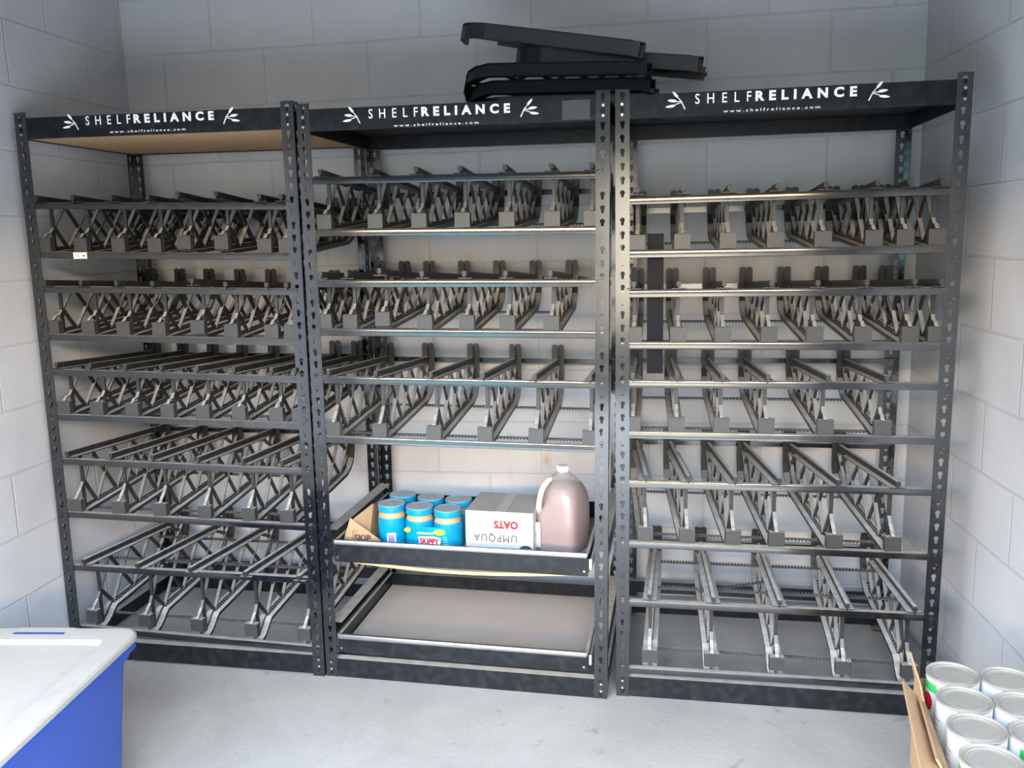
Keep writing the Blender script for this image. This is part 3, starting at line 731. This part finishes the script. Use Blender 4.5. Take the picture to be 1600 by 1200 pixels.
def oat_box():
    z = board_top(.6)+.004
    r = tag(empty('oat_carton', U1 @ T(.570, .225, z) @ RZ(-.02)), 'white carton of oats standing upside down between the jars and the jug', 'carton')
    b = MB(); w, d, h = .112, .105, .155
    b.box(-w, w, -d, d, 0, h); me = b.mesh('carton_body', [M['box'], M['boxtop']])
    for pl in me.polygons:
        if pl.normal.z > .5: pl.material_index = 1
    bo = put(me, 'carton_body', r, bevel=.0015)
    b = MB(); b.box(-.012, .022, -d-.0004, d+.0004, h+.0002, h+.0008); b.build('packing_tape', plain('clear_tape', (.50, .47, .42), .25), bo)
    text_mesh('lettering', 'UMPQUA', M['ink'], .143, .030, .0, 1.2, parent=bo, m=T(-.013, -d-.0006, .068) @ RY(pi))
    text_mesh('red_lettering', 'OATS', M['red'], .080, .027, .005, 1.0, parent=bo, m=T(.023, -d-.0006, .112) @ RY(pi))
    for k in range(3): text_mesh('small_lettering', ['American milled', 'rolled grain', 'no additives'][k] if False else 'oatmeal', M['ink'], .034-.004*k, .0045, 0, parent=bo, m=T(-.040-.002*k, -d-.0005, .124-.008*k) @ RY(pi))
    b = MB(); ang = [a*pi/12 for a in range(13)]
    b.prism([(.088+.034*math.cos(a), .046*math.sin(a)) if .088+.034*math.cos(a) < w-.002 else (w-.002, .046*math.sin(a)) for a in ang][::1], -d-.0005, -d-.0001, axis='y'); b.build('black_emblem', M['ink'], bo)
    b = MB(); b.prism([(.094+.010*math.cos(a*pi/8), .012+.014*math.sin(a*pi/8)) for a in range(16)], -d-.0009, -d-.0004, axis='y'); b.build('emblem_window', M['white'], bo)
    text_mesh('lettering', 'UMPQUA', M['ink'], .125, .032, .003, parent=bo, m=T(w+.0005, 0, .062) @ RZ(pi/2) @ RY(pi))
    text_mesh('red_lettering', 'OATS', M['red'], .070, .028, .002, parent=bo, m=T(w+.0005, -.02, .105) @ RZ(pi/2) @ RY(pi))
oat_box()
def jug():
    z = board_top(.76)+.001
    m_, nt, bs = nmat('milky_jug_plastic'); nt.nodes.remove(bs)
    out = nt.nodes['Material Output']; df = N(nt, 'ShaderNodeBsdfDiffuse'); df.inputs[0].default_value = (.74, .70, .68, 1)
    tl = N(nt, 'ShaderNodeBsdfTranslucent'); tl.inputs[0].default_value = (.74, .70, .68, 1); tr = N(nt, 'ShaderNodeBsdfTransparent'); gl = N(nt, 'ShaderNodeBsdfGlossy'); gl.inputs['Roughness'].default_value = .25
    a = N(nt, 'ShaderNodeMixShader', i_0=.4); nt.links.new(df.outputs[0], a.inputs[1]); nt.links.new(tl.outputs[0], a.inputs[2])
    c = N(nt, 'ShaderNodeMixShader', i_0=.55); nt.links.new(a.outputs[0], c.inputs[1]); nt.links.new(tr.outputs[0], c.inputs[2])
    e = N(nt, 'ShaderNodeMixShader', i_0=.05); nt.links.new(c.outputs[0], e.inputs[1]); nt.links.new(gl.outputs[0], e.inputs[2]); nt.links.new(e.outputs[0], out.inputs[0])
    liq = plain('pink_liquid', (.40, .23, .205), .3, 0, .06, 6)
    r = tag(empty('plastic_jug', U1 @ T(.765, .215, z) @ RZ(-.35)), 'large translucent plastic jug of pinkish liquid with a white cap', 'jug')
    def ring(hw, zz, ex, push=0, grow=0):
        pts = []; n = 48
        for i in range(n):
            t = 2*pi*i/n; c_, s_ = math.cos(t), math.sin(t)
            x = math.copysign(abs(c_)**(2/ex), c_)*hw; y = math.copysign(abs(s_)**(2/ex), s_)*hw
            # recess beside the handle, on the corner that faces -x,-y
            da = abs(((t-1.25*pi+pi) % (2*pi))-pi)
            if push and da < .75:
                k = push*(.5+.5*math.cos(pi*da/.75)); x += k*.7; y += k*.7
            pts.append((x, y, zz))
        return pts
    prof = [(.060, .000, 5), (.068, .003, 5), (.072, .010, 5), (.073, .05, 5), (.0735, .12, 5), (.073, .150, 5), (.072, .175, 4.2), (.067, .200, 3.6), (.058, .222, 3), (.045, .241, 2.5), (.031, .254, 2.1), (.0215, .262, 2), (.019, .268, 2), (.0185, .272, 2)]
    def pv(zz): return .05*max(0, math.sin(pi*min(1, max(0, (zz-.135)/.11))))
    fine = []
    for (a0, b0, e0), (a1, b1, e1) in zip(prof, prof[1:]):
        for k in range(3): s = k/3; fine.append((a0+(a1-a0)*s, b0+(b1-b0)*s, e0+(e1-e0)*s))
    fine.append(prof[-1])
    b = MB(); b.loft([ring(w_, zz, ex, pv(zz)) for w_, zz, ex in fine]); body = b.build('jug_body', m_, r, smooth=True)
    b = MB(); lv = .228
    b.loft([ring(w_-.0022, max(zz, .002), ex, pv(zz)) for w_, zz, ex in fine if zz < lv]); b.build('liquid', liq, r, smooth=True)
    b = MB(); q = .70
    pts = [(-.026, -.026, .246), (-.036, -.036, .238), (-.046, -.046, .222), (-.053, -.053, .20), (-.057, -.057, .175), (-.059, -.059, .15), (-.056, -.056, .128)]
    b.tube(pts, [.008, .010, .0105, .010, .010, .0105, .010], 12); b.build('handle', plain('cream_handle', (.70, .60, .46), .4), r, smooth=True)
    b = MB(); n = 30
    b.loft([[((.0195+(.0006 if i % 2 else 0))*math.cos(2*pi*i/n), (.0195+(.0006 if i % 2 else 0))*math.sin(2*pi*i/n), zz) for i in range(n)] for zz in (.268, .284)]+[[(.017*math.cos(2*pi*i/n), .017*math.sin(2*pi*i/n), .2855) for i in range(n)]])
    b.build('cap', M['white'], r)
    # paper label on the lower left face, and the moulded ring
    b = MB(); b.box(-.0752, -.0745, -.05, .045, .02, .10); b.build('side_label', plain('pale_label', (.72, .70, .70), .5), r)
    b = MB(); b.box(-.066, -.045, -.0752, -.0745, .02, .105); b.build('side_label', plain('pale_label2', (.72, .70, .70), .5), r)
jug()

# ------------------------------------------------------------------ spare dividers on top of the racks
PR['spare'] = divider_proto(.150, False, M['spare'])
def spares():
    Q = Matrix(((0, -1, 0, 0), (0, 0, -1, 0), (1, 0, 0, 0), (0, 0, 0, 1)))       # y->-X, x->Z, z->-Y : upper track to the front
    Q2 = Matrix(((0, -1, 0, 0), (0, 0, 1, 0), (-1, 0, 0, 0), (0, 0, 0, 1)))      # lower track to the front
    A = UM[1]
    # (front end x, y, z centre, tilt about y, roll about the long axis, orientation, label)
    rows = [(1.06, .22, 1.838, .0, .0, Q2, 'spare black divider at the very bottom of the pile on the racks'),
            (1.05, .20, 1.884, .06, -.42, Q2, 'spare curved divider low in the pile, its round end pointing left'),
            (1.04, .19, 1.932, .07, -.42, Q2, 'spare curved divider just above a like one, round end pointing left'),
            (1.19, .26, 1.966, .12, .0, Q2, 'spare black divider reaching farthest right in the pile'),
            (1.02, .21, 2.022, .175, .0, Q2, 'spare straight divider on top of the pile, slanting up to the left')]
    for i, (x, y, z, ty, rx, q, lab) in enumerate(rows):
        L = .3
        m = A @ T(x-L, y, z) @ RY(ty) @ RX(rx) @ T(L, 0, 0) @ q
        place_divider('spare', m, lab, 'spare dividers piled on top of the racks')
spares()
# a loose flat track strip hung down through the right rack
def loose_strip():
    r = empty('loose_track_strip', UM[2] @ T(.113, .0315, 1.0))
    tag(r, 'single black track strip hanging down behind the bars of the right rack', 'track strip')
    b = MB(); pts = [(.004, .432), (.0, .36), (-.003, .25), (-.0035, .14), (-.002, .025)]
    b.ribbon(pts, -.0225, .0225, .003); b.ribbon([(y+.006, z) for y, z in pts], -.002, .002, .010)
    for sx in (-1, 1): b.ribbon([(y+.004, z) for y, z in pts], sx*.0225-.001, sx*.0225+.001, .008)
    o = b.build('strip_body', M['dull'], r); return r
ls = loose_strip()

# ------------------------------------------------------------------ blue tote
def rrect(x0, x1, y0, y1, r, n=7):
    pts = []
    for cx, cy, a0 in ((x1-r, y1-r, 0), (x0+r, y1-r, pi/2), (x0+r, y0+r, pi), (x1-r, y0+r, 1.5*pi)):
        for i in range(n+1): a = a0+pi/2*i/n; pts.append((cx+r*math.cos(a), cy+r*math.sin(a)))
    return pts
def tote():
    X0, Y0 = -1.316, 1.925        # far right corner of the lid
    zf = fz(-1.6)
    r = tag(empty('storage_tote', T(X0, Y0, zf) @ RZ(.10)), 'blue plastic storage tote with a dusty grey lid by the left wall', 'storage bin')
    w, l, h = .50, .74, .45-zf
    blue = plain('blue_plastic', (.022, .070, .36), .42, 0, .08, 5)
    grey = dusty('dusty_grey_lid', (.35, .345, .33), .5, (.54, .51, .465), .85, .4, .9)
    b = MB()
    rings = []
    for zz, ins in ((0, .060), (.004, .052), (.06, .048), (.30, .030), (h-.06, .022), (h-.055, .012), (h-.022, .010)):
        rings.append([(x, y, zz) for x, y in rrect(-w+ins, -ins, -l+ins, -ins, .05)])
    b.loft(rings); body = b.build('tote_body', blue, r, angle=.6)
    for k in range(3):      # raised vertical panels on the long right side
        y1 = -.10-.20*k; b = MB(); vs = []
        b.prism([(-.0555+.003, 0), (-.0345+.003, .30), (-.0275+.003, h-.075), (-.035, h-.075), (-.06, 0)] , y1-.15, y1, axis='y'); b.build('side_panel', blue, body)
    b = MB(); b.loft([[(x, y, zz) for x, y in rrect(-w+i_, -i_, -l+i_, -i_, .045)] for zz, i_ in ((h-.038, .003), (h-.034, 0), (h-.018, 0), (h-.0165, .001))]); b.build('rim', blue, body, angle=.6)
    b = MB(); L = []
    for zz, i_ in ((h-.016, -.003), (h-.005, -.003), (h, .002), (h+.001, .012), (h-.002, .062), (h-.012, .072), (h-.0125, .10)):
        L.append([(x, y, zz) for x, y in rrect(-w+i_, -i_, -l+i_, -i_, max(.012, .045-i_*.3))])
    b.loft(L); lid = b.build('lid', grey, r, angle=.5)
    b = MB(); b.prism([(-.175, -.002), (-.325, -.002), (-.310, -.032), (-.190, -.032)], h-.001, h+.0016); b.build('latch_cover', grey, lid)
    b = MB(); b.box(-.322, -.188, -.038, -.030, h+.0005, h+.0022); b.build('latch_slot', blue, lid)
    b = MB(); vs = [(-.27, -.30), (-.125, -.33), (-.14, -.27), (-.26, -.25)]; b.prism([(-.50+.08, -.42), (-.50+.27, -.40), (-.50+.235, -.30), (-.50+.10, -.30)], h-.012, h-.0112)
    b.build('paper_label', plain('white_paper', (.78, .76, .72), .6), lid)
tote()

# ------------------------------------------------------------------ cans in cartons at the right
def cans():
    zf = fz(.7); a = math.radians(12.0)
    ux = Vector((math.cos(-.23), math.sin(-.23), 0)); uy = Vector((.156, .988, 0)).normalized()
    # direction from nearer to farther can, and across
    far = Vector((.606, 1.809, 0)); near = Vector((.575, 1.510, 0)); uy = (far-near).normalized(); ux = Vector((uy.y, -uy.x, 0))
    ztop = .50; hc = .119; rc = .0515
    ang = math.atan2(uy.y, uy.x)-pi/2
    org = far
    silver = plain('tin_lid', (.44, .425, .385), .45, .35, .12, 20)
    labelm = plain('white_can_label', (.80, .81, .82), .45)
    base = T(org.x, org.y, 0) @ RZ(ang)
    wbox = .104*3+.012; dbox = .104*4+.012
    x0, x1, y1, y0 = -.052-.006, -.052-.006+wbox, .052+.006, .052+.006-dbox
    zb0 = zf; zb1 = ztop-2*hc-.012
    r = tag(empty('closed_carton', base), 'closed brown cardboard carton standing under the open one with cans', 'carton')
    b = MB(); b.box(x0, x1, y0, y1, zb0+.006, zb1); b.build('carton_body', M['card'], r, bevel=.002)
    b = MB(); b.box((x0+x1)/2-.025, (x0+x1)/2+.025, y0-.0005, y1+.0005, zb1, zb1+.0006); b.build('packing_tape', plain('brown_tape', (.42, .28, .14), .3), r)
    zc = zb1+.001
    r = tag(empty('open_carton', base), 'open brown cardboard carton full of tin cans at the right', 'carton')
    t = .004; b = MB()
    b.box(x0-t, x1+t, y0-t, y1+t, zc, zc+.004); zw = ztop-.05
    b.box(x0-t, x0, y0-t, y1+t, zc+.004, zw); b.box(x1, x1+t, y0-t, y1+t, zc+.004, zw); b.box(x0, x1, y0-t, y0, zc+.004, zw); b.box(x0, x1, y1, y1+t, zc+.004, zw)
    b.build('carton_body', M['card'], r)
    # flaps opened outwards on the left side, and the narrow far corner flap standing up
    def flap(vs, nm='flap'):
        n = Vector(Vector(vs[1])-Vector(vs[0])).cross(Vector(vs[2])-Vector(vs[0])).normalized()*.004
        bb = MB(); k = len(vs); bb.add(list(vs)+[tuple(Vector(v)+n) for v in vs], [tuple(range(k)), tuple(range(2*k-1, k-1, -1))]+[(i, (i+1) % k, (i+1) % k+k, i+k) for i in range(k)])
        return bb.build(nm, M['card'], r)
    flap([(x0-t, y0, zw), (x0-t, y1-.11, zw), (x0-.050, y1-.12, zw+.052), (x0-.070, y0-.02, zw+.055)])
    flap([(x0-t, y1-.10, zw), (x0-t, y1, zw), (x0-.018, y1-.005, zw+.062), (x0-.012, y1-.10, zw+.035)])
    fl2 = flap([(x0-.006, y1-.12, zw+.001), (x0-.006, y1-.37, zw+.001), (x0-.030, y1-.38, zw+.045), (x0-.020, y1-.15, zw+.038)])
    # one can, then copies
    def can_proto():
        c = empty('tin_can')
        b = MB(); b.lathe([(rc-.0025, 0), (rc, .001), (rc, .0035), (rc-.0018, .005), (rc-.0018, hc-.005), (rc, hc-.0035), (rc, hc-.0006), (rc-.0012, hc), (rc-.0028, hc-.0008), (rc-.003, hc-.0045), (rc-.010, hc-.0045), (rc-.0112, hc-.0032), (rc-.0124, hc-.0045), (rc-.0155, hc-.0045), (rc-.0165, hc-.0036), (rc-.018, hc-.0042)], 44)
        b.build('can_body', silver, c, angle=.35)
        b = MB(); n = 44
        b.loft([[(q*math.cos(2*pi*i/n), q*math.sin(2*pi*i/n), zz) for i in range(n)] for q, zz in ((rc-.0017, .007), (rc-.0012, .007), (rc-.0012, hc-.007), (rc-.0017, hc-.007))], cap=False); lb = b.build('label', labelm, c, angle=.5)
        def patch(a0, a1, z0, z1, mat, nm, rr=rc-.0010):
            bb = MB(); k = 8; bb.loft([[(q*math.cos(a), q*math.sin(a), zz) for a, q in [(a0+(a1-a0)*i/k, rr) for i in range(k+1)]+[(a0+(a1-a0)*i/k, rr-.0003) for i in range(k, -1, -1)]] for zz in (z0, z1)])
            return bb.build(nm, mat, lb)
        patch(-.1, .9, .085, .104, M['green'], 'green_print'); patch(-.2, .2, .03, .05, M['green'], 'green_print')
        bb = MB(); k = 20; cx = .45
        ring_o = []
        for rr in (rc-.0006, rc-.0010): ring_o.append([(rr*math.cos(cx+.28*math.cos(2*pi*i/k)), rr*math.sin(cx+.28*math.cos(2*pi*i/k)), .060+.020*math.sin(2*pi*i/k)) for i in range(k)])
        bb.loft(ring_o); bb.build('red_emblem', M['red'], lb)
        for i in range(5): patch(1.9, 2.7-(.1 if i % 2 else 0), .030+.011*i, .0312+.011*i, M['ink'], 'print_line')
        return c
    proto = can_proto(); first = True
    names = ['farthest', 'second farthest', 'third farthest', 'nearest']
    zt0 = ztop-hc; zt1 = zc+.0045
    spin = {(0, 0): 2.9, (0, 1): .75, (0, 2): .75, (0, 3): 2.9, (1, 0): 4.6, (1, 1): 1.2}
    for tier in (0, 1):
        for i in range(3 if tier == 0 else 1):
            for j in range(4):
                c = proto if first else copy_tree(proto); first = False
                cc = base @ T(.104*i, -.104*j, zt0 if tier == 0 else zt0-hc-.0008) @ RZ(spin.get((i, j), 1.0+i+j*.9)-ang)
                c.matrix_world = cc
                colname = ['left', 'middle', 'right'][i]
                tag(c, ('tin can with white label, %s in the %s row of the open carton' % (names[j], colname)) if tier == 0 else
                    'lower white-labelled tin can, %s in the left row under the upper cans' % names[j], 'can', 'tin cans in the open carton')
cans()
